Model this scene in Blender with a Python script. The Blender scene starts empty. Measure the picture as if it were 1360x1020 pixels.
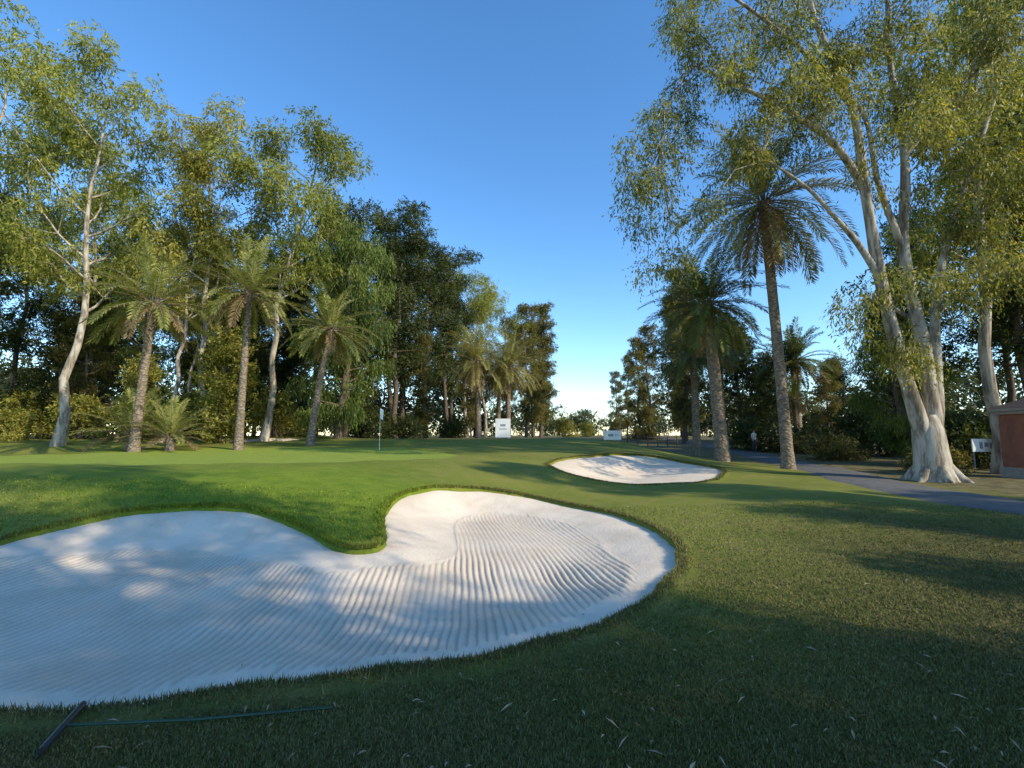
import bpy, math
import numpy as np
R=np.random.default_rng
scene=bpy.context.scene
# ------------------------------------------------------------------ helpers
def sm(a,b,x):
    t=np.clip((np.asarray(x,float)-a)/(b-a),0,1); return t*t*(3-2*t)
def base(x,y):
    x=np.asarray(x,float);y=np.asarray(y,float)
    d=np.sqrt(((x+12)/14)**2+((y-20)/11)**2)
    G=1-sm(.7,1.3,d)
    M=.8*np.exp(-((x-3)/7)**2-((y-24)/5)**2)
    h=.75*G+M*(1-G)
    k=sm(6,13,x)
    F=sm(22,34,y)*(1-k)+sm(25,70,y)*k
    h=h+F*(1.3-h)
    h=h+.3*np.exp(-((x+17)/5)**2-((y-36)/3)**2)
    h=h+.16*np.exp(-((x-7.0)/2.6)**2-((y-12.5)/3.5)**2)
    h=h+.018*np.sin(x*1.3+.5)*np.sin(y*.9)+.01*np.sin(x*2.9+y*1.7)
    return h
def catmull(P,n=6):
    P=np.array(P,float);out=[]
    N=len(P)
    for i in range(N):
        p0,p1,p2,p3=P[i-1],P[i],P[(i+1)%N],P[(i+2)%N]
        for j in range(n):
            t=j/n
            out.append(.5*((2*p1)+(-p0+p2)*t+(2*p0-5*p1+4*p2-p3)*t*t+(-p0+3*p1-3*p2+p3)*t**3))
    return np.array(out)
PA=[(-7.5,7.1),(-7.45,7.95),(-7.1,8.65),(-6.57,9.1),(-5.81,9.4),(-5.02,9.3),(-4.12,8.85),(-3.31,8.15),(-2.65,7.35),(-2.2,7.06),(-1.93,7.2),(-2.0,7.75),(-2.3,8.87),(-2.5,9.67),(-2.55,10.6),(-2.3,11.35),(-1.6,12.05),(-.57,12.3),(.55,12.0),(1.54,11.15),(2.15,10.1),(2.45,8.9),(2.48,7.92),(2.31,6.90),(1.98,6.0),(1.56,5.26),(1.14,4.70),(.78,4.31),(.43,4.02),(.06,3.81),(-.33,3.63),(-.75,3.51),(-1.14,3.38),(-1.7,3.23),(-2.3,3.07),(-3.05,2.92),(-4.2,3.0),(-5.4,3.5),(-6.5,4.4),(-7.2,5.6)]
PB=[(1.35,18.3),(2.2,20.6),(3.5,22.0),(5.4,23.0),(7.0,22.8),(7.7,21.6),(8.6,20.3),(7.6,17.9),(6.1,15.6),(4.68,15.1),(2.9,15.2),(1.7,16.3)]
PC=[(-19.4,31.2),(-18.6,32.8),(-16.5,33.6),(-14.6,33.2),(-14.2,32.0),(-16.5,31.3)]
POLY=[catmull(PA,5),catmull(PB,6),catmull(PC,5)]
BPAR=[dict(floor=-.27,w=1.7),dict(floor=-.12,w=3.2),dict(floor=.95,w=1.5)]
def sdf(poly,x,y):
    """signed distance, negative inside"""
    x=np.ravel(x);y=np.ravel(y)
    out=np.full(x.shape,5.0)
    lo=poly.min(0)-1.2;hi=poly.max(0)+1.2
    m=(x>lo[0])&(x<hi[0])&(y>lo[1])&(y<hi[1])
    px=x[m];py=y[m]
    d2=np.full(px.shape,1e9);ins=np.zeros(px.shape,bool)
    A=poly;B=np.roll(poly,-1,0)
    for (ax,ay),(bx,by) in zip(A,B):
        ex,ey=bx-ax,by-ay
        t=np.clip(((px-ax)*ex+(py-ay)*ey)/(ex*ex+ey*ey+1e-12),0,1)
        d2=np.minimum(d2,(px-ax-t*ex)**2+(py-ay-t*ey)**2)
        c=((ay>py)!=(by>py))
        if abs(ey)>1e-9:
            ins^=c&(px<(py-ay)*ex/ey+ax)
    d=np.sqrt(d2);d[ins]*=-1
    # slightly irregular hand-cut edge
    d+=.02*np.sin(px*5.1+py*3.3)+.012*np.sin(px*13+1)*np.sin(py*11)
    out[m]=np.minimum(d,5.0)
    return out
def sand_z(i,x,y,sd):
    p=BPAR[i];b=base(x,y)
    s=-sd
    t=sm(0,p['w'],s)
    fl=p['floor']
    z=(b-.06)*(1-t)+fl*t
    return np.where(s<0,b-.06+s*.35,z)
def mesh_np(name,verts,faces_flat,loop_counts,mats=(),matidx=None,smooth=False,attrs=None):
    me=bpy.data.meshes.new(name)
    nv=len(verts);nf=len(loop_counts)
    me.vertices.add(nv);me.vertices.foreach_set('co',np.ascontiguousarray(verts,dtype=np.float32).ravel())
    me.loops.add(len(faces_flat));me.loops.foreach_set('vertex_index',np.asarray(faces_flat,dtype=np.int32).ravel())
    me.polygons.add(nf)
    ls=np.concatenate([[0],np.cumsum(loop_counts)[:-1]]).astype(np.int32)
    me.polygons.foreach_set('loop_start',ls)
    me.polygons.foreach_set('loop_total',np.asarray(loop_counts,dtype=np.int32))
    for m in mats: me.materials.append(m)
    if matidx is not None: me.polygons.foreach_set('material_index',np.asarray(matidx,dtype=np.int32))
    if smooth is not False:
        sv=np.ones(nf,bool) if smooth is True else smooth
        me.polygons.foreach_set('use_smooth',sv)
    me.update(calc_edges=True)
    if attrs:
        for an,(dom,typ,data) in attrs.items():
            a=me.attributes.new(an,typ,dom)
            a.data.foreach_set('color' if typ=='FLOAT_COLOR' else 'value',np.ascontiguousarray(data,dtype=np.float32).ravel())
    return me
def add_obj(name,me,loc=(0,0,0),rotz=0,scale=1,parent=None):
    o=bpy.data.objects.new(name,me)
    o.location=loc;o.rotation_euler=(0,0,rotz)
    o.scale=(scale,)*3 if np.isscalar(scale) else scale
    scene.collection.objects.link(o)
    if parent: o.parent=parent
    return o
# ------------------------------------------------------------------ materials
def newmat(name):
    m=bpy.data.materials.new(name);m.use_nodes=True
    nt=m.node_tree;nt.nodes.clear()
    return m,nt,nt.nodes,nt.links
def ramp(nd,stops):
    r=nd.new('ShaderNodeValToRGB');e=r.color_ramp.elements
    while len(e)<len(stops): e.new(.5)
    for k,(p,c) in enumerate(stops):
        e[k].position=p;e[k].color=(*c,1)
    return r
def noise(nd,lk,vec,scale,detail=4,rough=.6):
    n=nd.new('ShaderNodeTexNoise');n.inputs['Scale'].default_value=scale
    n.inputs['Detail'].default_value=detail;n.inputs['Roughness'].default_value=rough
    lk.new(vec,n.inputs['Vector']);return n
def mixc(nd,lk,fac,a,b,mode='MIX'):
    m=nd.new('ShaderNodeMix');m.data_type='RGBA';m.blend_type=mode
    for sock,v in ((m.inputs[0],fac),(m.inputs[6],a),(m.inputs[7],b)):
        if isinstance(v,(int,float)): sock.default_value=v
        elif isinstance(v,tuple): sock.default_value=(*v,1)
        else: lk.new(v,sock)
    return m.outputs[2]
def leaf_mat(name,trans=.35,tint=(1.45,1.3,.6)):
    m,nt,nd,lk=newmat(name)
    a=nd.new('ShaderNodeAttribute');a.attribute_name='leafcol'
    d=nd.new('ShaderNodeBsdfPrincipled');d.inputs['Roughness'].default_value=.5
    d.inputs['Specular IOR Level'].default_value=.3
    lk.new(a.outputs['Color'],d.inputs['Base Color'])
    o=nd.new('ShaderNodeOutputMaterial')
    if trans>0:
        t=nd.new('ShaderNodeBsdfTranslucent')
        lk.new(mixc(nd,lk,1.0,a.outputs['Color'],tint,'MULTIPLY'),t.inputs['Color'])
        mx=nd.new('ShaderNodeMixShader');mx.inputs[0].default_value=trans
        lk.new(d.outputs[0],mx.inputs[1]);lk.new(t.outputs[0],mx.inputs[2]);lk.new(mx.outputs[0],o.inputs[0])
    else:
        d.inputs['Roughness'].default_value=.8;d.inputs['Specular IOR Level'].default_value=.12
        lk.new(d.outputs[0],o.inputs[0])
    return m
def bark_mat(name,stops,scale=(3,3,.8),nscale=2.0,bump=.4,rings=0):
    m,nt,nd,lk=newmat(name)
    tc=nd.new('ShaderNodeTexCoord');mp=nd.new('ShaderNodeMapping');mp.inputs['Scale'].default_value=scale
    lk.new(tc.outputs['Object'],mp.inputs[0])
    n=noise(nd,lk,mp.outputs[0],nscale,6,.65)
    r=ramp(nd,stops);lk.new(n.outputs[0],r.inputs[0])
    col=r.outputs[0]
    b=nd.new('ShaderNodeBump');b.inputs['Strength'].default_value=bump;b.inputs['Distance'].default_value=.05
    h=n.outputs[0]
    if rings:
        v=nd.new('ShaderNodeTexVoronoi');v.inputs['Scale'].default_value=rings
        mp2=nd.new('ShaderNodeMapping');mp2.inputs['Scale'].default_value=(1,1,1.6)
        lk.new(tc.outputs['Object'],mp2.inputs[0]);lk.new(mp2.outputs[0],v.inputs['Vector'])
        r2=ramp(nd,[(0,(1.3,1.3,1.3)),(.65,(.5,.47,.43))]);lk.new(v.outputs['Distance'],r2.inputs[0])
        col=mixc(nd,lk,.8,col,r2.outputs[0],'MULTIPLY')
        h=v.outputs['Distance'];b.invert=True
    lk.new(h,b.inputs['Height'])
    p=nd.new('ShaderNodeBsdfPrincipled');p.inputs['Roughness'].default_value=.85
    p.inputs['Specular IOR Level'].default_value=.2
    lk.new(col,p.inputs['Base Color']);lk.new(b.outputs[0],p.inputs['Normal'])
    o=nd.new('ShaderNodeOutputMaterial');lk.new(p.outputs[0],o.inputs[0])
    return m
def plain_mat(name,col,rough=.7,var=.25,scale=8,bump=.0):
    m,nt,nd,lk=newmat(name)
    tc=nd.new('ShaderNodeTexCoord')
    n=noise(nd,lk,tc.outputs['Object'],scale,5)
    r=ramp(nd,[(.3,tuple(c*(1-var) for c in col)),(.7,tuple(min(1,c*(1+var*.5)) for c in col))])
    lk.new(n.outputs[0],r.inputs[0])
    p=nd.new('ShaderNodeBsdfPrincipled');p.inputs['Roughness'].default_value=rough
    lk.new(r.outputs[0],p.inputs['Base Color'])
    if bump:
        b=nd.new('ShaderNodeBump');b.inputs['Strength'].default_value=bump;b.inputs['Distance'].default_value=.02
        lk.new(n.outputs[0],b.inputs['Height']);lk.new(b.outputs[0],p.inputs['Normal'])
    o=nd.new('ShaderNodeOutputMaterial');lk.new(p.outputs[0],o.inputs[0])
    return m
M_leaf=leaf_mat('leaf',.40)
M_palmleaf=leaf_mat('palm_leaf',.25,(1.3,1.2,.6))
M_grassblade=leaf_mat('grass_blade',0)
M_euc=bark_mat('eucalyptus_bark',[(.3,(.09,.07,.05)),(.44,(.24,.19,.14)),(.54,(.44,.38,.30)),(.72,(.58,.52,.43))],(3,3,.6),1.5,.5)
M_pine=bark_mat('pine_bark',[(.3,(.06,.045,.03)),(.7,(.20,.15,.11))],(3,3,.8),3,.6)
M_palmbark=bark_mat('palm_bark',[(.3,(.20,.15,.11)),(.7,(.42,.33,.25))],(2,2,2),3,.9,rings=7)
# ground material
def ground_material():
    m,nt,nd,lk=newmat('grass_ground')
    tc=nd.new('ShaderNodeTexCoord');P=tc.outputs['Object']
    z=nd.new('ShaderNodeAttribute');z.attribute_name='zone'   # r=green, g=lush rough, b=leaf litter, a=dormant turf
    sp=nd.new('ShaderNodeSeparateColor');lk.new(z.outputs['Color'],sp.inputs[0])
    nbig=noise(nd,lk,P,.35,4,.6);nmid=noise(nd,lk,P,2.3,5,.65);nfine=noise(nd,lk,P,38,5,.75);nvf=noise(nd,lk,P,150,3,.7)
    fair=ramp(nd,[(.3,(.145,.170,.026)),(.5,(.195,.215,.034)),(.7,(.255,.245,.052))]);lk.new(nbig.outputs[0],fair.inputs[0])
    dry=ramp(nd,[(.45,(0,0,0)),(.75,(1,1,1))]);lk.new(nmid.outputs[0],dry.inputs[0])
    c=mixc(nd,lk,dry.outputs[0],fair.outputs[0],(.26,.225,.072))
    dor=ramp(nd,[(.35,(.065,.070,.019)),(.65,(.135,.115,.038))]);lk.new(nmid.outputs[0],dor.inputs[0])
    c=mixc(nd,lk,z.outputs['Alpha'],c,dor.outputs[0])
    green=ramp(nd,[(.35,(.255,.310,.048)),(.65,(.295,.350,.060))]);lk.new(nmid.outputs[0],green.inputs[0])
    c=mixc(nd,lk,sp.outputs[0],c,green.outputs[0])
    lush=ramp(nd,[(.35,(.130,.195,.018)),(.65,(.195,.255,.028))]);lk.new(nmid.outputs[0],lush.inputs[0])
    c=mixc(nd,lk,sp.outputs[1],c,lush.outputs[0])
    duff=ramp(nd,[(.35,(.09,.08,.035)),(.65,(.24,.195,.10))]);lk.new(nmid.outputs[0],duff.inputs[0])
    c=mixc(nd,lk,sp.outputs[2],c,duff.outputs[0])
    f=ramp(nd,[(.3,(.45,.45,.42)),(.5,(.95,.95,.9)),(.72,(1.5,1.42,1.25))]);lk.new(nfine.outputs[0],f.inputs[0])
    c=mixc(nd,lk,.8,c,f.outputs[0],'MULTIPLY')
    f2=ramp(nd,[(.3,(.6,.6,.6)),(.7,(1.35,1.35,1.3))]);lk.new(nvf.outputs[0],f2.inputs[0])
    c=mixc(nd,lk,.7,c,f2.outputs[0],'MULTIPLY')
    b=nd.new('ShaderNodeBump');b.inputs['Strength'].default_value=.6;b.inputs['Distance'].default_value=.03
    lk.new(nfine.outputs[0],b.inputs['Height'])
    p=nd.new('ShaderNodeBsdfPrincipled');p.inputs['Roughness'].default_value=.9;p.inputs['Specular IOR Level'].default_value=.15
    lk.new(c,p.inputs['Base Color']);lk.new(b.outputs[0],p.inputs['Normal'])
    o=nd.new('ShaderNodeOutputMaterial');lk.new(p.outputs[0],o.inputs[0])
    return m
def sand_material():
    m,nt,nd,lk=newmat('bunker_sand')
    tc=nd.new('ShaderNodeTexCoord');P=tc.outputs['Object']
    n1=noise(nd,lk,P,1.1,5,.6);n2=noise(nd,lk,P,60,4,.7);n3=noise(nd,lk,P,9,5,.65)
    r=ramp(nd,[(.3,(.70,.56,.42)),(.6,(.83,.69,.54))]);lk.new(n1.outputs[0],r.inputs[0])
    r2=ramp(nd,[(.3,(.86,.85,.84)),(.7,(1.05,1.05,1.05))]);lk.new(n2.outputs[0],r2.inputs[0])
    c=mixc(nd,lk,.8,r.outputs[0],r2.outputs[0],'MULTIPLY')
    fs=nd.new('ShaderNodeAttribute');fs.attribute_name='furrow_shade'
    c=mixc(nd,lk,fs.outputs['Fac'],c,(.40,.305,.225))  # shade of the rake troughs painted into the sand colour
    ad=nd.new('ShaderNodeMath');ad.operation='ADD';lk.new(n2.outputs[0],ad.inputs[0]);lk.new(n3.outputs[0],ad.inputs[1])
    b=nd.new('ShaderNodeBump');b.inputs['Strength'].default_value=.35;b.inputs['Distance'].default_value=.015
    lk.new(ad.outputs[0],b.inputs['Height'])
    p=nd.new('ShaderNodeBsdfPrincipled');p.inputs['Roughness'].default_value=.95;p.inputs['Specular IOR Level'].default_value=.1
    lk.new(c,p.inputs['Base Color']);lk.new(b.outputs[0],p.inputs['Normal'])
    o=nd.new('ShaderNodeOutputMaterial');lk.new(p.outputs[0],o.inputs[0])
    return m
M_ground=ground_material();M_sand=sand_material()
# ------------------------------------------------------------------ ground
def axis(segs):
    out=[]
    for a,b,st in segs: out.append(np.arange(a,b,st))
    return np.concatenate(out+[[segs[-1][1]]])
xs=axis([(-900,-200,100),(-200,-60,10),(-60,-22,1.5),(-22,-8.2,.3),(-8.2,3.2,.045),(3.2,9.2,.09),(9.2,22,.3),(22,60,1.5),(60,200,10),(200,900,100)])
ys=axis([(-200,-20,15),(-20,1,1.0),(1,2.6,.2),(2.6,12.8,.045),(12.8,24,.1),(24,36,.25),(36,70,1.2),(70,250,10),(250,1200,100)])
X,Y=np.meshgrid(xs,ys);X=X.ravel();Y=Y.ravel()
Z=base(X,Y)
for i,p in enumerate(POLY):
    sd=sdf(p,X,Y)
    b=base(X,Y);sz=sand_z(i,X,Y,sd)
    t=np.clip(-sd/.09,0,1)
    lip=.03*np.exp(-((sd-.05)/.12)**2)
    Z=np.where(sd<2,np.where(sd>0,Z+lip,(b+.03)*(1-t)+(sz-.14)*t),Z)
def zones(X,Y):
    d=np.sqrt(((X+11.5)/9.5)**2+((Y-20.5)/6.3)**2)+.03*np.sin(np.arctan2(Y-20,X+11)*5)
    g=1-sm(.97,1.0,d)
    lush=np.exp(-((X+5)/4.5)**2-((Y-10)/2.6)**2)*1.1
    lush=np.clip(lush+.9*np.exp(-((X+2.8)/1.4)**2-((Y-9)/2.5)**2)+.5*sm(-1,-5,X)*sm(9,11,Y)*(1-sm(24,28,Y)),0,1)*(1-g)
    duff=np.clip(sm(11,15,X)*sm(3,9,Y)+sm(33,40,Y)*(.7+.0*X),0,1)
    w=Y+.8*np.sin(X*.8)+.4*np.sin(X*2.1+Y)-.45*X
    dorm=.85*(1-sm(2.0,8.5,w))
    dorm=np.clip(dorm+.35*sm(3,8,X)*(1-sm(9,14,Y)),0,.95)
    return np.stack([g,lush,duff,dorm],1)
nx,ny=len(xs),len(ys)
idx=np.arange(nx*ny).reshape(ny,nx)
F=np.stack([idx[:-1,:-1],idx[:-1,1:],idx[1:,1:],idx[1:,:-1]],-1).reshape(-1,4)
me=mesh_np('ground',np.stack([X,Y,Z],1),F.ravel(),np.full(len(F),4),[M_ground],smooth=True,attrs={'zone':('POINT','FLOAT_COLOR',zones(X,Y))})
add_obj('ground',me)
# ------------------------------------------------------------------ bunkers
def bunker(i,step,name='sand_bunker'):
    p=POLY[i];lo=p.min(0)-.15;hi=p.max(0)+.15
    xs=np.arange(lo[0],hi[0],step[0]);ys=np.arange(lo[1],hi[1],step[1])
    X,Y=np.meshgrid(xs,ys);sh=X.shape;x=X.ravel();y=Y.ravel()
    sd=sdf(p,x,y);z=sand_z(i,x,y,sd)
    r=R(5);furrow_shade=np.zeros(x.shape)
    z=z+.012*np.sin(x*2.1+1)*np.sin(y*1.7)+.006*np.sin(x*5+y*4)
    if i==0:
        # raked furrows over the floor, smooth faces; each rake pass is ~0.6 m wide
        u=x+.10*(y-5)+.010*(y-6)**2+.02*np.sin(y*1.3)+.005*np.sin(y*5+x*2)
        pas=np.floor(u/.60);seam=np.abs(u/.60-pas-.5)*2
        u=u+.012*np.sin(pas*5.3+y*1.7)
        ph=u*np.pi/.084
        g=np.abs(np.cos(ph))**4           # narrow troughs
        s=-sd
        far=sm(5.6,8.2,y+.12*x)
        lim=.42+1.25*far*(1-sm(-2.0,-.2,x))+.55*far*sm(-2.0,-.2,x)
        mk=sm(0,.10,s-lim-.09*np.sin(pas*2.7)-.03*np.sin(u*40))
        lobe=(1-.6*sm(6.6,9,y))*(.8+.2*np.sin(pas*3.1+y*.7))
        amp=.024*lobe*(.82+.18*np.sin(x*1.3+y*2.1))
        z=z-mk*amp*g+mk*(.010+.002*r.normal(size=x.shape))
        furrow_shade=np.clip(mk*g*.52*lobe+mk*.08,0,1)  # painted shade, strongest in the troughs, faint across all raked sand
        e=np.abs(s-lim-.03);z=z+.006*np.exp(-(e/.06)**2)
        z=z+(1-mk)*.0015*r.normal(size=x.shape)
    keep=(sd<.10).reshape(sh)
    idx=np.arange(x.size).reshape(sh)
    fk=keep[:-1,:-1]&keep[:-1,1:]&keep[1:,1:]&keep[1:,:-1]
    F=np.stack([idx[:-1,:-1],idx[:-1,1:],idx[1:,1:],idx[1:,:-1]],-1)[fk]
    used=np.unique(F);rem=np.zeros(x.size,int);rem[used]=np.arange(len(used))
    V=np.stack([x,y,z],1)[used];F=rem[F]
    add_obj(name,mesh_np(name,V,F.ravel(),np.full(len(F),4),[M_sand],smooth=True,attrs={'furrow_shade':('POINT','FLOAT',furrow_shade[used])}))
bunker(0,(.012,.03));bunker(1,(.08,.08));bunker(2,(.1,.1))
def ground_at(x,y):
    z=base(x,y)
    return float(z)
# ------------------------------------------------------------------ grass blades
def blades(n_try=420000):
    r=R(11)
    y=1.9/(1-r.random(n_try)*(1-1.9/11.0))
    x=(r.random(n_try)*2-1)*(1.18*y+.6)
    sd=np.minimum(sdf(POLY[0],x,y),5)
    k=sd>.01
    x=x[k];y=y[k];sd=sd[k];kind=np.zeros(len(x))
    fx=[];fy=[]
    for p,n in ((POLY[0],60000),(POLY[1],16000)):
        seg=r.integers(0,len(p),n);t=r.random(n)[:,None]
        q=p[seg]*(1-t)+np.roll(p,-1,0)[seg]*t+r.normal(0,.06,(n,2))
        s=sdf(p,q[:,0],q[:,1]);m=(s>-.03)&(s<.2)
        fx.append(q[m,0]);fy.append(q[m,1])
    fx=np.concatenate(fx);fy=np.concatenate(fy)
    kind=np.concatenate([kind,np.ones(len(fx))]);x=np.concatenate([x,fx]);y=np.concatenate([y,fy])
    n=len(x);z=base(x,y)+np.where(kind>0,.012,-.004)
    L=np.where(kind>0,r.uniform(.02,.05,n),r.uniform(.010,.026,n))*(1+.02*y)
    zn=zones(x,y);lush=zn[:,1];dorm=zn[:,3][:,None]
    L*=1+.6*lush
    w=.0022+.0009*y
    a=r.random(n)*2*np.pi;lean=r.uniform(.1,1.1,n)
    tip=np.stack([np.cos(a)*L*lean,np.sin(a)*L*lean,L],1)
    b=np.stack([x,y,z],1)
    side=np.stack([-np.sin(a),np.cos(a),np.zeros(n)],1)*w[:,None]
    V=np.stack([b-side,b+side,b+tip],1).reshape(-1,3)
    F=np.arange(n*3)
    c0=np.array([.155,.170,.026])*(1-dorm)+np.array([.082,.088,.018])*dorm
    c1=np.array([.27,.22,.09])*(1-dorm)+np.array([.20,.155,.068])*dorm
    c2=np.array([.180,.235,.026])
    big=.5+.5*np.sin(x*.9+1.3*np.sin(y*.7))*np.sin(y*1.1+np.sin(x*1.7))
    u=np.clip(r.random(n)*1.0-.2+.35*big,0,1)[:,None]
    col=c0*(1-u)+c1*u
    col=col*(1-lush[:,None])+c2*lush[:,None]
    col=np.where((kind>0)[:,None]&(lush[:,None]<.3),col*.6+.4*np.array([.15,.14,.05]),col)
    col=col*r.uniform(.6,1.35,(n,1))
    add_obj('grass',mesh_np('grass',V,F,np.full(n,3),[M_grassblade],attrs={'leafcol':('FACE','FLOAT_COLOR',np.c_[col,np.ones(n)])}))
blades()
def fallen():
    r=R(3);n=460
    y=2.0/(1-r.random(n)*(1-2.0/12));x=r.normal(.25,.75,n)*y
    s=sdf(POLY[0],x,y);k=(s>.05)|(r.random(n)<.08);x=x[k];y=y[k];s=s[k];n=len(x)
    z=base(x,y)+.026
    ins=s<0
    z=np.where(ins,sand_z(0,x,y,s)+.022,z)
    a=r.random(n)*2*np.pi;L=r.uniform(.012,.048,n);w=r.uniform(.003,.008,n)
    d=np.stack([np.cos(a),np.sin(a),r.normal(0,.25,n)],1);sd_=np.stack([-np.sin(a),np.cos(a),r.normal(0,.3,n)],1)
    c=np.stack([x,y,z],1)
    up=np.array([0,0,.008])
    V=np.stack([c-d*L[:,None],c-sd_*w[:,None]+up,c+d*L[:,None],c+sd_*w[:,None]+up],1).reshape(-1,3)
    F=np.arange(4*n)
    u=r.random((n,1));col=np.array([.46,.34,.21])*(1-u)+np.array([.22,.14,.08])*u
    add_obj('fallen_leaves',mesh_np('fallen_leaves',V,F,np.full(n,4),[M_grassblade],attrs={'leafcol':('FACE','FLOAT_COLOR',np.c_[col,np.ones(n)])}))
fallen()
# ------------------------------------------------------------------ tree building
class TB:
    def __init__(s,seed):
        s.r=R(seed);s.V=[];s.F=[];s.n=0;s.clumps=[]
        s.LV=[];s.LC=[]
    def tube(s,pts,rad,sides=8):
        pts=np.array(pts,float);rad=np.array(rad,float);m=len(pts)
        T=np.gradient(pts,axis=0);T/=np.linalg.norm(T,axis=1)[:,None]+1e-9
        ref=np.array([1,0,0.]) if abs(T[0][0])<.8 else np.array([0,1,0.])
        A=ref-T*(T@ref)[:,None];A/=np.linalg.norm(A,axis=1)[:,None]+1e-9
        B=np.cross(T,A)
        an=np.arange(sides)/sides*2*np.pi
        ring=pts[:,None]+rad[:,None,None]*(np.cos(an)[None,:,None]*A[:,None]+np.sin(an)[None,:,None]*B[:,None])
        s.V.append(ring.reshape(-1,3))
        i=np.arange(m-1)[:,None]*sides;j=np.arange(sides)[None];j2=(j+1)%sides
        f=np.stack([i+j,i+j2,i+sides+j2,i+sides+j],-1).reshape(-1,4)+s.n
        s.F.append(f);s.n+=m*sides
    def wander(s,p0,d,L,n,wob,up=0.0):
        p=[np.array(p0,float)];d=np.array(d,float);d/=np.linalg.norm(d)
        for k in range(n):
            d=d+s.r.normal(0,wob,3)+np.array([0,0,up]);d/=np.linalg.norm(d)
            p.append(p[-1]+d*L/n)
        return np.array(p),d
    def limb(s,p0,d,L,r0,depth,clump_r,wob=.14,up=.06):
        pts,dd=s.wander(p0,d,L,5,wob,up)
        s.tube(pts,np.linspace(r0,r0*.3,6),6 if r0>.05 else 4)
        if depth==0:
            s.clumps.append((pts[-1],clump_r*s.r.uniform(.75,1.2)))
            if s.r.random()<.6: s.clumps.append((pts[3],clump_r*s.r.uniform(.5,.85)))
            return
        nb=3
        for k in range(nb):
            i=s.r.integers(2,6)
            az=s.r.normal(0,.75,3)
            nd_=(pts[min(i,5)]-pts[i-1]);nd_=nd_/np.linalg.norm(nd_)+az*.8;nd_[2]+=.1
            s.limb(pts[i],nd_,L*s.r.uniform(.4,.65),r0*.4,depth-1,clump_r,wob,up)
        s.clumps.append((pts[-1],clump_r*s.r.uniform(.8,1.2)))
    def strands(s,nstr,nleaf,slen,ll,lw,droop,cols,spread=1.0,flat=.75):
        """hanging leaf sprays round every clump"""
        r=s.r
        C=np.array([c for c,_ in s.clumps]);Rr=np.array([q for _,q in s.clumps])
        per=np.maximum(3,(nstr*(Rr/np.mean(Rr))**2).astype(int))
        ci=np.repeat(np.arange(len(C)),per);n=len(ci)
        off=r.normal(0,1,(n,3));off/=np.linalg.norm(off,axis=1)[:,None]
        rad=r.random(n)**.45
        off*=rad[:,None]*spread;off[:,2]*=flat
        st=C[ci]+off*Rr[ci][:,None]
        d=off/np.maximum(rad[:,None],.1)+r.normal(0,.5,(n,3));d[:,2]-=droop;d/=np.linalg.norm(d,axis=1)[:,None]
        L=slen*r.uniform(.5,1.3,n)
        t=(np.arange(nleaf)+.5)/nleaf
        pos=st[:,None]+d[:,None]*(t*1.0)[None,:,None]*L[:,None,None]
        pos[:,:,2]-=(droop*.6*(t**2))[None,:]*L[:,None]
        pos=pos+r.normal(0,.07*slen+.02,pos.shape)
        pos=pos.reshape(-1,3);N=len(pos)
        ld=np.repeat(d,nleaf,0)*.6+r.normal(0,.55,(N,3));ld[:,2]-=droop*.9;ld/=np.linalg.norm(ld,axis=1)[:,None]
        sdv=np.cross(ld,r.normal(0,1,(N,3)));sdv/=np.linalg.norm(sdv,axis=1)[:,None]+1e-9
        q=r.uniform(.6,1.3,N)[:,None]
        a=pos;c=pos+ld*ll*q;m=pos+ld*ll*.42*q
        V=np.stack([a,m-sdv*lw*.5*q,c,m+sdv*lw*.5*q],1)
        s.LV.append(V.reshape(-1,3))
        cols=np.array(cols)
        cc=r.random(len(C));sc=r.random(n)*.5+cc[ci]*.5
        k=np.clip(np.repeat(sc,nleaf)+r.normal(0,.12,N),0,.999)*(len(cols)-1)
        i=k.astype(int);f=(k-i)[:,None]
        col=cols[i]*(1-f)+cols[i+1]*f
        col=col*r.uniform(.8,1.2,(N,1))
        s.LC.append(col)
    def mesh(s,name,bark,leaf):
        V=np.concatenate(s.V);F=np.concatenate(s.F);nb=len(F)
        LV=np.concatenate(s.LV);LC=np.concatenate(s.LC);nl=len(LC)
        LF=(np.arange(nl*4)+len(V)).reshape(-1,4)
        Va=np.concatenate([V,LV]);Fa=np.concatenate([F,LF])
        mi=np.r_[np.zeros(nb),np.ones(nl)]
        col=np.concatenate([np.ones((nb,3))*.1,LC]);col=np.c_[col,np.ones(len(col))]
        return mesh_np(name,Va,Fa.ravel(),np.full(len(Fa),4),[bark,leaf],mi,smooth=(mi==0),attrs={'leafcol':('FACE','FLOAT_COLOR',col)})
EUC=[(.08,.10,.022),(.18,.20,.035),(.30,.31,.055),(.43,.41,.09)]
EUCY=[(.09,.10,.022),(.21,.21,.04),(.37,.34,.065),(.50,.43,.11)]
DARK=[(.020,.032,.011),(.042,.060,.016),(.078,.094,.024),(.18,.18,.048)]
BROWN=[(.06,.06,.02),(.115,.105,.028),(.20,.175,.045),(.29,.24,.075)]
WEEP=[(.045,.07,.016),(.09,.13,.025),(.17,.22,.04),(.27,.30,.06)]
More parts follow.
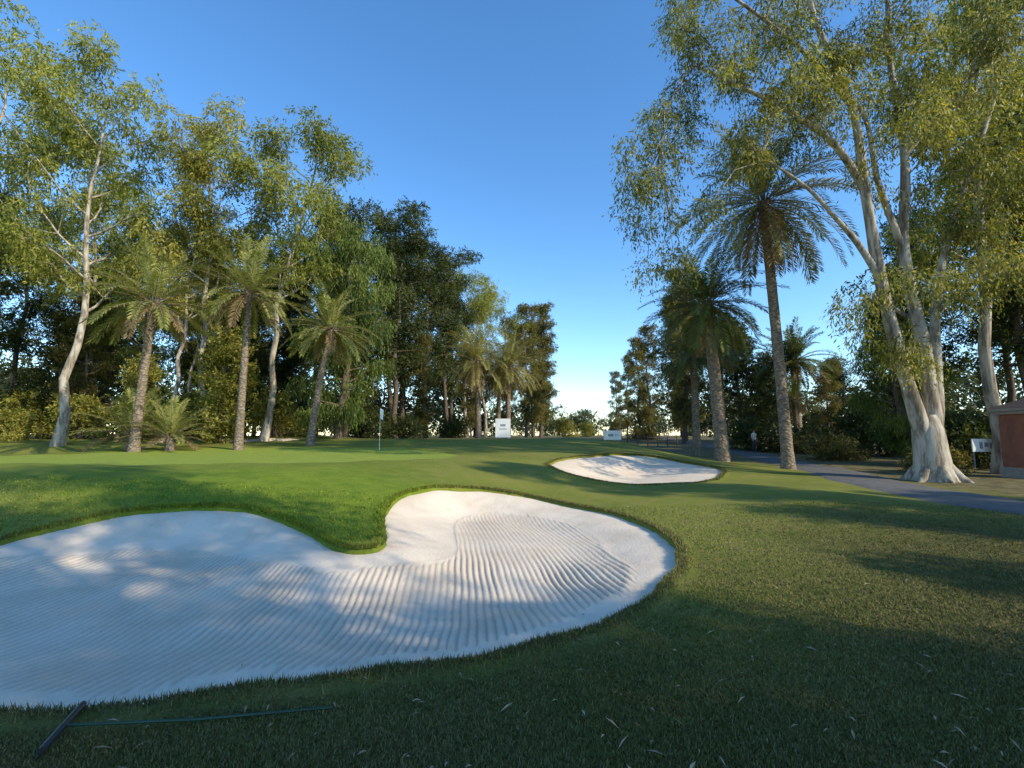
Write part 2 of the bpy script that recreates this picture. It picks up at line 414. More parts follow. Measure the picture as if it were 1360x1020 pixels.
def euc(seed,H,r0,crown0,cr,nl,lean=(0,0),cols=EUC,nstr=34,ll=.27,lw=.085):
    t=TB(seed);r=t.r
    n=12;z=np.linspace(0,1,n)
    wx=np.cumsum(r.normal(0,.009,n))*H;wy=np.cumsum(r.normal(0,.009,n))*H
    pts=np.stack([wx-wx[0]+lean[0]*z**1.2,wy-wy[0]+lean[1]*z**1.2,z*H*.93-.3],1)
    rad=r0*(1-z*.86)+r0*.5*np.exp(-z*25)
    t.tube(pts,rad,10)
    def at(f):
        k=f*(n-1);i=min(int(k),n-2);return pts[i]*(1-(k-i))+pts[i+1]*(k-i)
    for i in range(nl):
        f=crown0+(.98-crown0)*(i+r.random()*.7)/nl
        az=i*2.4+r.normal(0,.4);g=(f-crown0)/(1-crown0)
        L=cr*(.55+.75*math.sin(math.pi*(.15+.75*g)))*r.uniform(.75,1.15)
        d=(math.cos(az),math.sin(az),r.uniform(.35,1.0)+.5*g)
        t.limb(at(f),d,L,r0*(1-f)*.4+.03,1,cr*.28)
    t.clumps.append((pts[-1]+[0,0,.3],cr*.3))
    t.strands(nstr,9,.7,ll,lw,.7,cols)
    return t.mesh('eucalyptus_tree',M_euc,M_leaf)
def dark_tree(seed,H,r0,crown0,cr,nl,cols=DARK,shape='col',nstr=42,ll=.30,lw=.09,droop=.15,bark=None):
    t=TB(seed);r=t.r
    n=10;z=np.linspace(0,1,n)
    wx=np.cumsum(r.normal(0,.01,n))*H;wy=np.cumsum(r.normal(0,.01,n))*H
    pts=np.stack([wx-wx[0],wy-wy[0],z*H*.97-.3],1)
    t.tube(pts,r0*(1-z*.9)+.02,8)
    def at(f):
        k=f*(n-1);i=min(int(k),n-2);return pts[i]*(1-(k-i))+pts[i+1]*(k-i)
    for i in range(nl):
        f=crown0+(1-crown0)*(i+r.random()*.8)/nl*.98
        g=(f-crown0)/(1-crown0);az=i*2.4+r.normal(0,.5)
        w={'col':.55+.6*math.sin(math.pi*min(1,.1+.85*g)),'cone':1.15*(1-g)+.15,'top':.5+.8*g}[shape]
        L=cr*w*r.uniform(.65,1.2)
        pl,_=t.wander(at(f),(math.cos(az),math.sin(az),r.uniform(.05,.7)),L,4,.14,.05)
        t.tube(pl,np.linspace(r0*(1-f)*.35+.03,.015,5),5)
        for q in (2,3,4):
            if r.random()<.85: t.clumps.append((pl[q]+r.normal(0,.2,3),cr*r.uniform(.22,.38)))
    t.clumps.append((pts[-1],cr*.25))
    t.strands(nstr,8,.5,ll,lw,droop,cols)
    return t.mesh('pine_tree',bark or M_pine,M_leaf)
def palm(seed,H,tr,nf,fl,lean=(0,0),cols=((.17,.19,.045),(.30,.31,.075),(.45,.43,.14)),dead=.12,skirt=-38,nleaf=46,curl=1.0):
    t=TB(seed);r=t.r
    n=24;z=np.linspace(0,1,n)
    pts=np.stack([lean[0]*z**1.3,lean[1]*z**1.3,z*H-.15],1)
    rad=tr*(1-.22*z)+tr*.35*np.exp(-z*H*1.6)+.03*tr*np.sin(np.arange(n)*2.5)+tr*.28*np.exp(-((1-z)*H/.6)**2)
    t.tube(pts,rad,12)
    top=pts[-1]
    for k in range(nf):
        el=math.radians(86-(86-skirt)*((k+.5)/nf)**.9+r.normal(0,6));az=k*2.39996+r.normal(0,.2)
        isdead=el<math.radians(skirt+(90-skirt)*dead)
        L=fl*r.uniform(.85,1.12)*(.8 if isdead else 1)
        m=14;p=[top+np.array([math.cos(az),math.sin(az),0])*tr*.5];e=el;cu=curl*r.uniform(.75,1.3)
        for j in range(m):
            e-= cu*(.014+.040*math.cos(max(min(e,1.4),-1.4)))*(.6+1.3*j/m)
            e=max(e,-1.5)
            p.append(p[-1]+L/m*np.array([math.cos(az)*math.cos(e),math.sin(az)*math.cos(e),math.sin(e)]))
        p=np.array(p);t.tube(p,np.linspace(.028,.006,m+1),4)
        u=np.linspace(.12,1,nleaf);kk=u*m;i=np.minimum(kk.astype(int),m-1);fr=(kk-i)[:,None]
        pos=p[i]*(1-fr)+p[i+1]*fr;T=p[i+1]-p[i];T/=np.linalg.norm(T,axis=1)[:,None]
        S=np.cross(T,[0,0,1.]);S/=np.linalg.norm(S,axis=1)[:,None]+1e-6
        U=np.cross(S,T)
        ll=fl*.15*np.sin(np.pi*np.clip(.12+.8*u,0,1))**.7+.05
        for sg in (-1,1):
            d=S*sg*.8+T*.7+U*.35+r.normal(0,.13,(nleaf,3));d[:,2]-=.10
            d/=np.linalg.norm(d,axis=1)[:,None]
            mid=pos+d*(ll*.5)[:,None];end=pos+d*ll[:,None];end[:,2]-=ll*.18
            w=np.cross(d,U);w/=np.linalg.norm(w,axis=1)[:,None]+1e-6;w*=.024
            t.LV.append(np.stack([pos,mid-w,end,mid+w],1).reshape(-1,3))
            cc=np.array(cols);q=r.random((nleaf,1))*.5+r.random()*.5
            c=np.where(q<.5,cc[0]*(1-2*q)+cc[1]*2*q,cc[1]*(2-2*q)+cc[2]*(2*q-1))
            if isdead: c=np.ones((nleaf,1))*np.array([.34,.24,.11])*r.uniform(.6,1.1,(nleaf,1))
            t.LC.append(c)
    return t.mesh('palm_tree',M_palmbark,M_palmleaf)
def bush(seed,w,h,n,cols,name='shrub',ll=.22,lw=.08,droop=.1,nstr=32):
    t=TB(seed);r=t.r
    for k in range(n):
        a=r.random()*6.28;q=r.random()**.6
        z=h*(.12+.8*r.random())
        rr=w*q*math.sqrt(max(.1,1-(z/h)**2*.7))
        e=np.array([math.cos(a)*rr,math.sin(a)*rr,z])
        p=np.array([[e[0]*.1,e[1]*.1,-.1],e*[.5,.5,.6],e]);t.tube(p,[.05,.03,.01],4)
        t.clumps.append((e,w*r.uniform(.25,.4)))
    t.strands(nstr,7,.4,ll,lw,droop,cols)
    return t.mesh(name,M_pine,M_leaf)
def put(name,me,x,y,rot=0,sc=1,dz=0):
    return add_obj(name,me,(x,y,ground_at(x,y)+dz),rot,sc)
# ---- variants
E1=euc(21,25,.27,.36,3.7,16,(.5,0),EUC)
E2=euc(22,23,.22,.44,3.3,12,(-1.2,.5),EUCY)
E3=euc(23,22,.24,.44,3.4,12,(3.2,0),EUC)
E4=euc(24,24,.30,.32,4.4,16,(0,0),EUC)
D1=dark_tree(31,22,.26,.26,2.9,30,DARK)
D2=dark_tree(32,23,.24,.36,2.5,26,DARK,'top')
D3=dark_tree(33,20,.26,.10,2.8,32,BROWN,'col')
D4=dark_tree(34,14,.25,.12,3.6,26,DARK,'cone')
D5=dark_tree(37,20,.22,.14,1.8,34,BROWN,'col',nstr=34,ll=.26)
W1=dark_tree(35,15,.30,.10,2.9,32,WEEP,'col',nstr=44,ll=.30,lw=.06,droop=1.6)
C1=dark_tree(36,7,.16,.03,1.15,30,EUCY,'col',nstr=26,ll=.18,lw=.09)
# ---- left hero trees
put('eucalyptus_tree',E1,-28,30,.4,1.04)
put('eucalyptus_tree',E2,-20.3,33,1.0,.98)
put('eucalyptus_tree',E2,-22.6,31.5,3.6,.74)
put('eucalyptus_tree',E3,-16.4,32,.0)
put('eucalyptus_tree',E4,-37.5,33,2.0,1.2)
put('eucalyptus_tree',E1,-38,44,3.0,1.0)
put('eucalyptus_tree',E2,-26,39,2.5,.72)
put('eucalyptus_tree',E4,-31,40,4.2,.66)
put('weeping_pepper_tree',W1,-12,33.5,0)
put('cypress_tree',C1,-18.3,30.6,0,1.05)
put('cypress_tree',C1,-24.6,32,1,.8)
put('palm_tree',palm(41,7.6,.22,52,3.1,(.4,0)),-18.6,24,0)
put('palm_tree',palm(42,8.4,.20,48,3.0,(.1,0)),-14.2,25.3,0)
put('palm_tree',palm(43,6.9,.20,46,2.8,(.9,0)),-11.6,28,0)
PS=palm(44,.9,.22,34,2.7,(0,0),skirt=0)
put('palm_tree',PS,-20.3,26,0);put('palm_tree',PS,-17.4,24.8,2,.85)
P4=palm(45,7.0,.26,66,3.8,(-.2,0),cols=((.20,.20,.05),(.34,.32,.09),(.46,.40,.15)),skirt=-50)
put('palm_tree',P4,-3.1,45,0,1.05);put('palm_tree',P4,-.4,46.5,2,1.0);put('palm_tree',P4,-1.4,49,4,.9)
# ---- receding dark row on the left
rr=R(77)
for (x,y,m,s) in [(-13.5,39,D1,.9),(-16.5,41,D2,.88),(-10.5,44,D1,.98),(-11.8,48,D2,1.05),(-9.2,52,D1,1.0),(-7.5,57,D2,1.0),(-13,56,D1,1.1),(-6.0,64,E4,.9),(-3.8,70,E1,.88),(-8.5,66,D1,1.05),
                  (2.0,70,D5,1.02),(4.4,76,D5,1.1),(5.4,88,D5,1.1),(-.6,78,D5,1.0),(6.4,104,D5,1.0),(3.2,73,D5,.9),
                  (-20.5,44,D1,.8),(-24.5,46,D2,.8),(-29,48,D1,.8),(-34,50,D2,.9),(-40,46,D1,.9),(-44,52,D4,1.4),(-26,56,D1,.9),(-19,54,D2,.9),(-33,60,D1,1.0),(-50,48,D2,1.1),(-23,40,D4,.8),(-33,37,D3,.6),(-38,40,D4,.8),(-28,43,D3,.65),(-46,40,D3,.8),(-42,36,D1,.8),(-16,50,D3,.7),(-5,60,D5,.6),(-9,48,D5,.55),(-36,30,D1,.8),(-40,30,D2,1.0),(-45,34,D1,1.1)]:
    nm='eucalyptus_tree' if m in (E1,E4) else 'pine_tree'
    put(nm,m,x,y,rr.random()*6.28,s)
# ---- right side: row of conifers beside the corridor
for (x,y,m,s) in [(17.6,50,D5,.97),(19.4,54,D5,.85),(20.5,58,D3,1.0),(19.6,70,D5,.85),(21.8,82,D5,.88),(23.0,97,D5,.85),(25,115,D5,.8),(22.5,48,D4,.9),(25,44,D1,.45),(27,50,D4,.7),(30,46,D3,.42),(34,50,D4,.65),(38,46,D1,.6)]:
    put('pine_tree',m,x,y,rr.random()*6.28,s)
for (x,y,m,s) in [(25.5,30,D1,.72),(29,26,E4,.95),(24,22.5,D1,.8),(33,32,D2,.95),(21.5,26.5,W1,.7),(28.5,36,D4,.8),(36,26,D1,.95),(27,21,D2,.9),(31,22,D1,1.0)]:
    nm='eucalyptus_tree' if m is E4 else ('weeping_pepper_tree' if m is W1 else 'pine_tree')
    put(nm,m,x,y,rr.random()*6.28,s)
# ---- right palms
PD=((.07,.10,.024),(.14,.175,.04),(.28,.29,.07))
put('palm_tree',palm(51,12.6,.25,66,4.2,(-.45,0),cols=((.14,.155,.05),(.27,.265,.08),(.41,.37,.14)),dead=.14,skirt=-68,nleaf=60,curl=1.25),12.3,21.8)
put('palm_tree',palm(52,8.7,.36,76,3.5,(-.5,0),cols=PD,dead=.05,skirt=-52,nleaf=54,curl=1.15),11.2,26)
put('palm_tree',palm(53,7.2,.28,60,3.2,(0,0),cols=PD),12.9,34)
put('palm_tree',palm(54,8.0,.22,50,2.8,(0,0),cols=PD),15.2,35,1)
P5=palm(55,5.5,.25,56,2.6,(0,0),cols=PD)
put('palm_tree',P5,24.6,42,1,.8);put('palm_tree',P5,26.5,45,2,1.5)
# ---- hero eucalyptus on the right
def hero():
    t=TB(61);r=t.r
    B=np.array([14.8,17.2,0.])
    def L(P): return [np.array(p,float)-B for p in P]
    def chain(P,r0,r1,sides=14):
        P=np.array(L(P));n=len(P)
        Q=[]
        for i in range(n-1):
            a=P[max(i-1,0)];b=P[i];c=P[i+1];d=P[min(i+2,n-1)]
            for j in range(5):
                u=j/5;Q.append(.5*(2*b+(-a+c)*u+(2*a-5*b+4*c-d)*u*u+(-a+3*b-3*c+d)*u**3))
        Q.append(P[-1]);Q=np.array(Q);k=np.linspace(0,1,len(Q))
        rad=r0*(1-k)+r1*k
        if r0>.2: rad=rad*(1+.06*np.sin(k*40+r0*7))
        t.tube(Q,rad,sides);return Q
    base_p=np.array([[0,0,-.3],[0,0,.05],[-.02,0,.5],[-.05,0,1.1],[-.08,0,1.8],[-.1,0,2.3]])
    t.tube(base_p,[.95,.72,.55,.50,.46,.30],18)
    for a in np.linspace(0,6.28,8)[:-1]:
        e=np.array([math.cos(a),math.sin(a),0])
        t.tube([e*.33+[0,0,.55],e*.7+[0,0,.12],e*1.1+[0,0,-.12]],[.20,.15,.05],8)
    A=chain([(14.65,17.2,1.0),(14.35,17.1,2.1),(13.75,17,4.5),(13.25,16.9,7.2),(12.8,16.7,10.4),(12.5,16.6,13.6),(11.3,16.5,17.0),(10.8,16.3,19.5)],.29,.07)
    Bq=chain([(14.85,17.2,1.0),(14.95,17.2,2.6),(14.85,17.3,5.3),(14.6,17.4,8.4),(14.95,17.4,12.1),(14.8,17.5,16.4),(15.2,17.6,21)],.31,.06)
    Cq=chain([(15.0,17.3,1.0),(15.45,17.5,3),(15.9,17.8,6),(16.8,18,9),(18.5,18.2,12.7),(20,18.4,16)],.22,.06)
    D=chain([(13.25,16.9,7.2),(12.4,16.7,8.4),(11.4,16.4,9.3),(10.2,16.0,10.2),(8.6,15.8,11.2)],.13,.035,8)
    E=chain([(12.8,16.7,10.4),(11.6,16.4,12.0),(9.8,16.2,13.2),(7.6,16,14.2),(6.4,15.9,14.7)],.14,.035,8)
    G=chain([(12.5,16.6,13.6),(10.8,16.3,15.4),(8.8,16,16.8),(7.2,15.8,17.8)],.11,.035,8)
    Hh=chain([(14.6,17.4,8.4),(13.7,17.2,11.0),(13.2,17,13.6),(11.6,16.8,15.2)],.13,.04,8)
    I=chain([(14.9,17.4,12.1),(16.2,17,13.8),(17.4,16.6,15.2)],.12,.04,8)
    J=chain([(16.8,18,9),(18.0,17.4,10.2),(19.6,17,10.8)],.10,.035,8)
    K=chain([(6.4,15.9,14.7),(5.6,15.9,13.3),(5.2,15.9,11.6)],.035,.02,5)
    K2=chain([(14.85,17.3,5.6),(13.6,17.6,6.6),(12.9,17.9,6.3)],.08,.03,6)
    K3=chain([(15.9,17.8,6),(16.6,17.3,7),(17.5,17,7.2)],.08,.03,6)
    tips=[(6.2,15.3),(6.3,13.6),(5.3,10.2),(5.8,9.0),(5.1,11.6),(7.6,14.7),(8.8,15.5),(9.6,13.8),(7.6,11.2),(10.6,12.8),(11.4,15.5),(8.6,17.0),(12.7,15.8),(13.9,14.2),(15.4,15.5),(16.7,14.4),(17.7,16.4),(16.1,12.2),(17.6,10.8),(12.9,11.6),(12.6,6.2),(13.3,5.2),(16.2,6.8),(17.4,7.6),(10,17.6),(12,18.5),(14,18.5),(16,18.5),(18,18.5),(19.5,14),(20,11.5),(19.5,9),(7.6,18.4),(6.4,17.2),(8.6,12.2),(15.3,13.2),(14.2,16.8),(16.5,16.8),(18.6,12.6),(18.4,15.0),(11.6,13.9),(17,9.2),(18.8,7.6),(16.2,10.4),(9.6,16.2),(10.8,14.4)]
    allq=np.concatenate([A[10:],Bq[8:],Cq[8:],D[6:],E[4:],G,Hh[4:],I,J,K,K2[4:],K3[4:]])
    for (x,z) in tips:
        for rep in range(4):
            e=np.array([x+r.normal(0,.45),16.4+r.normal(0,1.1),z+r.normal(0,.45)])-B
            d=np.linalg.norm(allq-e-np.array([0,0,.0]),axis=1)+ .6*np.maximum(0,allq[:,2]-e[2]);s0=allq[np.argmin(d)]
            mid=(s0+e)/2+[0,0,.35]+r.normal(0,.15,3)
            t.tube([s0,mid,e],[.03,.018,.006],4)
            t.clumps.append((e,r.uniform(.35,.66)))
            if rep==0: t.clumps.append((mid,r.uniform(.3,.45)))
    t.strands(38,11,.6,.16,.045,.9,[(.05,.065,.018),(.13,.145,.032),(.30,.295,.06),(.50,.44,.11)])
    me=t.mesh('eucalyptus_tree',M_euc,M_leaf)
    add_obj('eucalyptus_tree',me,(B[0],B[1],ground_at(B[0],B[1])))
hero()
put('eucalyptus_tree',E4,20.5,20.5,1.3,.92)
# off to the right and behind the viewpoint: the trees whose shade covers the foreground
for (x,y,m,s) in [(17,-1.5,W1,.5),(13,-5,E4,.8),(20,2,W1,.55),(24,-6,W1,.65),(17,-9,D1,.85),(22,6,W1,.55),(26.5,0,D5,1.0),(9.5,-4,W1,.55),(19,-7,D1,.6),(15,0,D4,.5),(16.5,3.5,D4,.55),(11.5,-1.8,D4,.45),(17.5,6.3,D4,.5)]:
    nm={D1:'pine_tree',D5:'pine_tree',D4:'pine_tree',W1:'weeping_pepper_tree'}.get(m,'eucalyptus_tree')
    put(nm,m,x,y,rr.random()*6.28,s)
# shrubs
B1=bush(71,2.0,2.2,26,DARK);B2=bush(72,1.6,2.6,22,EUCY);B3=bush(73,1.8,1.6,22,BROWN)
for (x,y,m,s) in [(19.8,40,B1,1.1),(22.5,38,B3,1.2),(25.5,36,B1,1.4),(29,33,B1,1.4),(20.5,31,B3,.9),(22.8,24.5,B1,1.1),(26,25,B1,1.3),(18.3,21,B3,.6),
                  (-16.6,34,B2,1.2),(-22.5,34,B2,1.3),(-31,35,B2,1.2),(-26,35,B2,1.0),(-37,38,B2,1.4),(-9,40,B1,.8),(-19,42,B1,1.6),(-6.5,52,B1,1),(-13.5,44,B1,1.3),(-33,44,B1,1.6),(-41,40,B1,1.7),(-34,33,B2,.8),(8.6,80,B2,1.2),(13.8,90,B2,1.0),(16.3,60,B3,1.0)]:
    put('shrub',m,x,y,rr.random()*6.28,s)
# distant tree masses
def distant(seed,pts,cols,ll=.9):
    t=TB(seed);r=t.r
    for (x,y,h,w) in pts:
        t.tube([[x,y,0],[x,y,h*.5]],[.3,.15],4)
        for k in range(12):
            t.clumps.append((np.array([x+r.normal(0,w*.4),y+r.normal(0,w*.3),1.3+h*(.12+.8*r.random())]),w*r.uniform(.25,.4)))
    t.strands(26,6,1.2,ll,ll*.4,.2,cols)
    return t.mesh('distant_trees',M_pine,M_leaf)
r=R(9)
pts=[(x,190+r.normal(0,14),r.uniform(8,15),r.uniform(5,8)) for x in np.arange(-60,130,4.5)]
pts+=[(x,80+r.normal(0,5),r.uniform(11,19),r.uniform(6,8)) for x in np.arange(-110,-6,4.5)]
pts+=[(x,72+r.normal(0,5),r.uniform(7,12),r.uniform(5,7)) for x in np.arange(27,100,4.5)]
add_obj('distant_trees',distant(91,pts,[(.04,.055,.025),(.08,.095,.04),(.13,.135,.06)],.8))
# ------------------------------------------------------------------ path
def path():
    C=np.array([(13.8,-6),(12.4,2),(11.5,7),(11.2,10),(11.3,12.5),(12.3,17),(13.7,21),(14.9,25),(17.2,33),(18.6,42),(19.2,55),(20.5,75)],float)
    Q=[]
    for i in range(len(C)-1):
        a=C[max(i-1,0)];b=C[i];c=C[i+1];d=C[min(i+2,len(C)-1)]
        for j in range(16):
            u=j/16;Q.append(.5*(2*b+(-a+c)*u+(2*a-5*b+4*c-d)*u*u+(-a+3*b-3*c+d)*u**3))
    Q=np.array(Q);T=np.gradient(Q,axis=0);T/=np.linalg.norm(T,axis=1)[:,None];N=np.stack([-T[:,1],T[:,0]],1)
    k=9;o=np.linspace(-1.25,1.25,k)
    P=Q[:,None]+N[:,None]*o[None,:,None]
    z=base(P[...,0],P[...,1])+.04-.055*(np.abs(o)/1.25)[None]**8
    V=np.concatenate([P,z[...,None]],-1).reshape(-1,3)
    n=len(Q);idx=np.arange(n*k).reshape(n,k)
    F=np.stack([idx[:-1,:-1],idx[:-1,1:],idx[1:,1:],idx[1:,:-1]],-1).reshape(-1,4)
    add_obj('asphalt_path',mesh_np('asphalt_path',V,F.ravel(),np.full(len(F),4),[plain_mat('asphalt',(.13,.118,.108),.9,.35,5,.3)],smooth=True))
path()
# ------------------------------------------------------------------ built objects
import bmesh
from mathutils import Vector, Matrix
def box(bm,cx,cy,cz,sx,sy,sz,bev=0):
    g=bmesh.ops.create_cube(bm,size=1);vs=g['verts']
    bmesh.ops.scale(bm,vec=(sx,sy,sz),verts=vs)
    if bev:
        es=list({e for v in vs for e in v.link_edges})
        bb=bmesh.ops.bevel(bm,geom=es,offset=bev,segments=2,affect='EDGES');vs=[v for v in bb['verts']]
    bmesh.ops.translate(bm,vec=(cx,cy,cz),verts=vs)
    return vs
def bm_obj(name,build,mat,loc=(0,0,0),rotz=0,parent=None,smooth=False):
    bm=bmesh.new();build(bm)
    me=bpy.data.meshes.new(name);bm.to_mesh(me);bm.free()
    for m in (mat if isinstance(mat,(list,tuple)) else [mat]): me.materials.append(m)
    if smooth:
        for p in me.polygons:p.use_smooth=True
    return add_obj(name,me,loc,rotz,1,parent)
def empty(name,loc,rotz=0):
    e=bpy.data.objects.new(name,None);e.location=loc;e.rotation_euler=(0,0,rotz);scene.collection.objects.link(e);return e
def cyl(bm,p0,p1,r0,r1,seg=10):
    p0=Vector(p0);p1=Vector(p1);d=p1-p0
    g=bmesh.ops.create_cone(bm,cap_ends=True,segments=seg,radius1=r0,radius2=r1,depth=d.length)
    q=d.to_track_quat('Z','Y')
    bmesh.ops.rotate(bm,cent=(0,0,0),matrix=q.to_matrix(),verts=g['verts'])
    bmesh.ops.translate(bm,vec=(p0+p1)/2,verts=g['verts'])
W=plain_mat('white_paint',(.8,.8,.78),.5,.06);BL=plain_mat('black_plastic',(.02,.02,.022),.45,.2)
GRN=plain_mat('green_handle',(.012,.05,.025),.5,.2);GREY=plain_mat('grey_mark',(.25,.27,.33),.6,.1);WOOD=plain_mat('weathered_wood',(.16,.10,.06),.8,.3,6,.3)
# golf flag
e=empty('golf_flag',(-6.8,25,ground_at(-6.8,25)))
bm_obj('pole',lambda b:cyl(b,(0,0,-.05),(0,0,2.15),.014,.010,8),W,parent=e)
def flg(b):
    n=7;rows=[]
    for i in range(n):
        u=i/(n-1);rows.append((b.verts.new((.013+.16*u,.03*math.sin(u*5),2.13-.06*u)),b.verts.new((.013+.13*u,.03*math.sin(u*5+.6),1.62-.10*u))))
    for i in range(n-1): b.faces.new((rows[i][0],rows[i+1][0],rows[i+1][1],rows[i][1]))
bm_obj('flag',flg,W,parent=e)
bm_obj('cup',lambda b:cyl(b,(0,0,.001),(0,0,.006),.054,.054,16),BL,parent=e)
# rake lying by the bunker
e=empty('bunker_rake',(0,0,0))
def rk(b):
    a=Vector((-2.50,3.0,base(-2.5,3.0)+.055));c=Vector((-2.34,2.58,base(-2.34,2.58)+.055))
    cyl(b,a,c,.017,.017,8)
    n=15;perp=Vector((-.35,-.13,-.9)).normalized()
    for i in range(n):
        p=a.lerp(c,(i+.5)/n);cyl(b,p,p+perp*.055,.006,.003,5)
bm_obj('rake_head',rk,BL,parent=e)
bm_obj('rake_handle',lambda b:(cyl(b,(-2.42,2.79,base(-2.42,2.79)+.055),(-1.75,2.90,base(-1.75,2.90)+.024),.0085,.0085,8),cyl(b,(-1.75,2.90,base(-1.75,2.90)+.024),(-1.05,3.02,base(-1.05,3.02)+.010),.0085,.0085,8)),GRN,parent=e)
# signs
def board(name,x,y,w,h,leg,rotz=0,marks=((0,0,.5,.12),)):
    e=empty(name,(x,y,ground_at(x,y)),rotz)
    bm_obj('panel',lambda b:box(b,0,0,leg+h/2,w,.05,h,.008),W,parent=e)
    bm_obj('legs',lambda b:[box(b,sx*w*.42,.05,(leg+h*.6)/2-.05,.05,.04,leg+h*.6+.1,.004) for sx in(-1,1)],GREY,parent=e)
    def mk(b):
        for (mx,mz,mw,mh) in marks: box(b,mx*w,-.029,leg+h/2+mz*h,mw*w,.004,mh*h)
    bm_obj('mark',mk,GREY,parent=e)
board('notice_board',-.75,40,1.25,1.55,.1,0,((0,.15,.35,.12),(0,-.05,.5,.05)))
board('advertising_board',6.6,32,1.15,.62,.12,.1,((-.1,0,.3,.25),(.22,0,.2,.08)))
board('advertising_board',20.2,20.8,1.15,.55,.9,0,((-.18,.0,.12,.5),(.02,.05,.14,.35),(.2,-.02,.12,.45)))
# fences
def fence(x0,y0,x1,y1,n):
    def f(b):
        rail=[]
        for i in range(n+1):
            t=i/n;x=x0+(x1-x0)*t;y=y0+(y1-y0)*t;z=float(base(x,y));cyl(b,(x,y,z-.1),(x,y,z+.95),.06,.055,8);rail.append((x,y,z))
        for i in range(n):
            for hh in(.45,.85):
                p=rail[i];q=rail[i+1];cyl(b,(p[0],p[1],p[2]+hh),(q[0],q[1],q[2]+hh),.035,.035,6)
    bm_obj('wooden_fence',f,WOOD)
fence(9.5,44,15.6,46,6);fence(24,35,29,34,4)
# terracotta gate pillar at the right
TER=plain_mat('terracotta_render',(.27,.10,.06),.85,.25,2.5,.2);STONE=plain_mat('stone_trim',(.33,.29,.25),.8,.25,5,.3);TILE=plain_mat('roof_tile',(.16,.10,.075),.8,.4,9,.3)
gx,gy=19.75,18.3;e=empty('brick_gate_pillar',(gx,gy,ground_at(gx,gy)))
bm_obj('shaft',lambda b:box(b,0,0,1.25,1.5,1.3,2.3,.02),TER,parent=e)
bm_obj('plinth',lambda b:box(b,0,0,.14,1.62,1.42,.5,.02),STONE,parent=e)
bm_obj('cornice',lambda b:(box(b,0,0,2.46,1.72,1.52,.12,.02),box(b,0,0,2.57,1.9,1.7,.10,.02)),STONE,parent=e)
def roof(b):
    g=bmesh.ops.create_cone(b,cap_ends=True,segments=4,radius1=1.3,radius2=.2,depth=.4)
    bmesh.ops.rotate(b,cent=(0,0,0),matrix=Matrix.Rotation(math.pi/4,3,'Z'),verts=g['verts'])
    bmesh.ops.translate(b,vec=(0,0,2.825),verts=g['verts'])
bm_obj('cap',roof,TILE,parent=e)
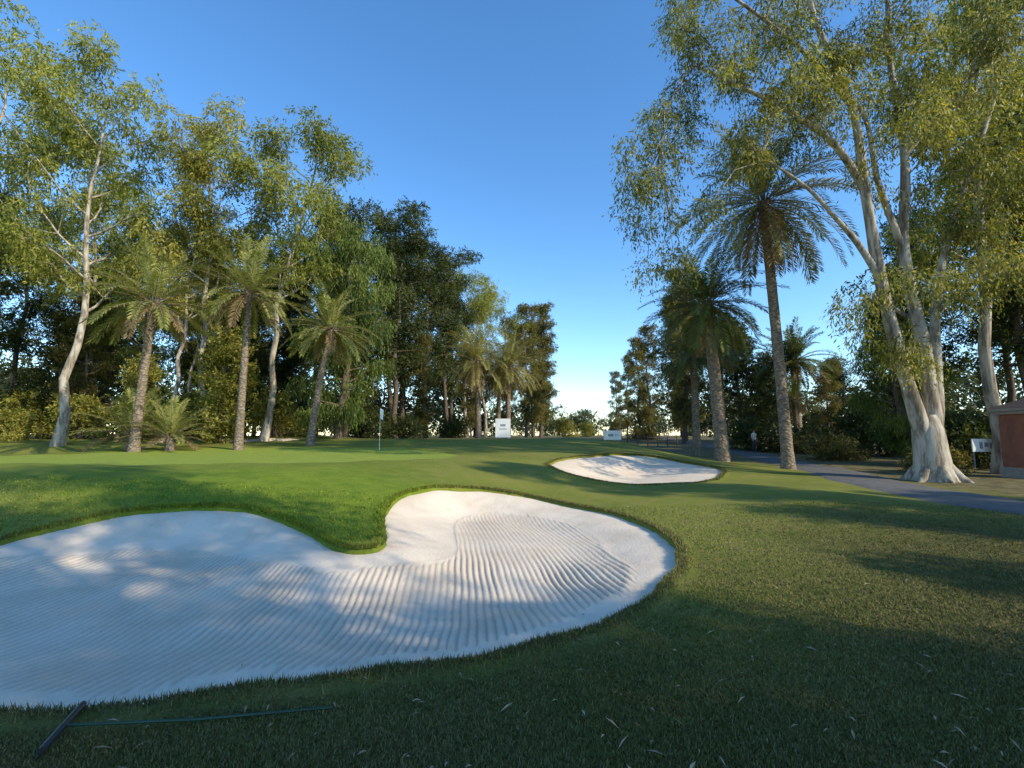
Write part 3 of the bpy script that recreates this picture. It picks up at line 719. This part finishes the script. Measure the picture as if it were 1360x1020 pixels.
# standing person on the path
def person(x,y,rot):
    V=[(0,0,.95),(0,0,1.15),(0,.0,1.38),(0,-.01,1.50),(0,-.02,1.60),(0,-.02,1.70),
       (.10,0,.90),(.11,-.03,.50),(.12,.02,.09),(.12,-.13,.04),(-.10,0,.90),(-.11,.0,.50),(-.12,.05,.09),(-.12,-.10,.04),
       (.19,0,1.40),(.25,.02,1.13),(.24,-.10,.90),(.24,-.13,.82),(-.19,0,1.40),(-.25,.02,1.13),(-.24,-.10,.90),(-.24,-.13,.82)]
    E=[(0,1),(1,2),(2,3),(3,4),(4,5),(0,6),(6,7),(7,8),(8,9),(0,10),(10,11),(11,12),(12,13),(2,14),(14,15),(15,16),(16,17),(2,18),(18,19),(19,20),(20,21)]
    Rd=[.14,.13,.15,.055,.095,.09,.095,.06,.045,.035,.095,.06,.045,.035,.065,.045,.032,.035,.065,.045,.032,.035]
    me=bpy.data.meshes.new('p');me.from_pydata(V,E,[])
    o=bpy.data.objects.new('tmp',me);scene.collection.objects.link(o)
    o.modifiers.new('s','SKIN')
    for i,q in enumerate(Rd): me.skin_vertices[0].data[i].radius=(q,q*.8)
    me.skin_vertices[0].data[0].use_root=True
    o.modifiers.new('ss','SUBSURF').levels=2
    dg=bpy.context.evaluated_depsgraph_get();m2=bpy.data.meshes.new_from_object(o.evaluated_get(dg))
    bpy.data.objects.remove(o)
    for c in [('skin',(.42,.25,.18)),('white_shirt',(.75,.75,.73)),('trousers',(.05,.06,.09)),('hair',(.03,.02,.015))]: m2.materials.append(plain_mat(*c,.8,.1))
    for p in m2.polygons:
        c=p.center;p.use_smooth=True
        k=0
        if c.z<.97 and abs(c.x)<.2: k=2
        elif c.z<1.5 and not(abs(c.x)>.2 and c.z<1.12): k=1
        elif c.z>1.66 or (c.z>1.55 and c.y>.03): k=3
        p.material_index=k
    add_obj('person',m2,(x,y,ground_at(x,y)+.04),rot)
person(18.9,38,.4)
# ------------------------------------------------------------------ light, sky, camera
SUN_EL=30;SUN_AZ=122   # azimuth clockwise from +Y
el=math.radians(SUN_EL);az=math.radians(SUN_AZ)
w=bpy.data.worlds.new('World');scene.world=w;w.use_nodes=True
nt=w.node_tree;bg=nt.nodes['Background'];bg.inputs['Strength'].default_value=.15
sky=nt.nodes.new('ShaderNodeTexSky');sky.sky_type='NISHITA';sky.sun_disc=False
sky.sun_elevation=el;sky.sun_rotation=az;sky.air_density=1.0;sky.dust_density=.05;sky.ozone_density=3.0;sky.altitude=100
hs=nt.nodes.new('ShaderNodeHueSaturation');hs.inputs['Saturation'].default_value=1.2;hs.inputs['Value'].default_value=1.95
nt.links.new(sky.outputs[0],hs.inputs['Color']);nt.links.new(hs.outputs[0],bg.inputs['Color'])
sun=bpy.data.lights.new('sun','SUN');sun.energy=5.0;sun.angle=math.radians(.53);sun.color=(1,.91,.70)
so=bpy.data.objects.new('sun',sun);scene.collection.objects.link(so)
d=Vector((math.sin(az)*math.cos(el),math.cos(az)*math.cos(el),math.sin(el)))
so.rotation_euler=d.to_track_quat('Z','Y').to_euler();so.location=(30,-20,40)
cam=bpy.data.cameras.new('camera');cam.lens=17.0;cam.sensor_width=36;cam.clip_end=3000;cam.clip_start=.05
co=bpy.data.objects.new('camera',cam);scene.collection.objects.link(co)
co.location=(0,0,1.6);co.rotation_euler=(math.radians(90)+math.atan(68/642),0,0)
scene.camera=co
scene.view_settings.view_transform='Standard';scene.view_settings.look='None';scene.view_settings.exposure=0
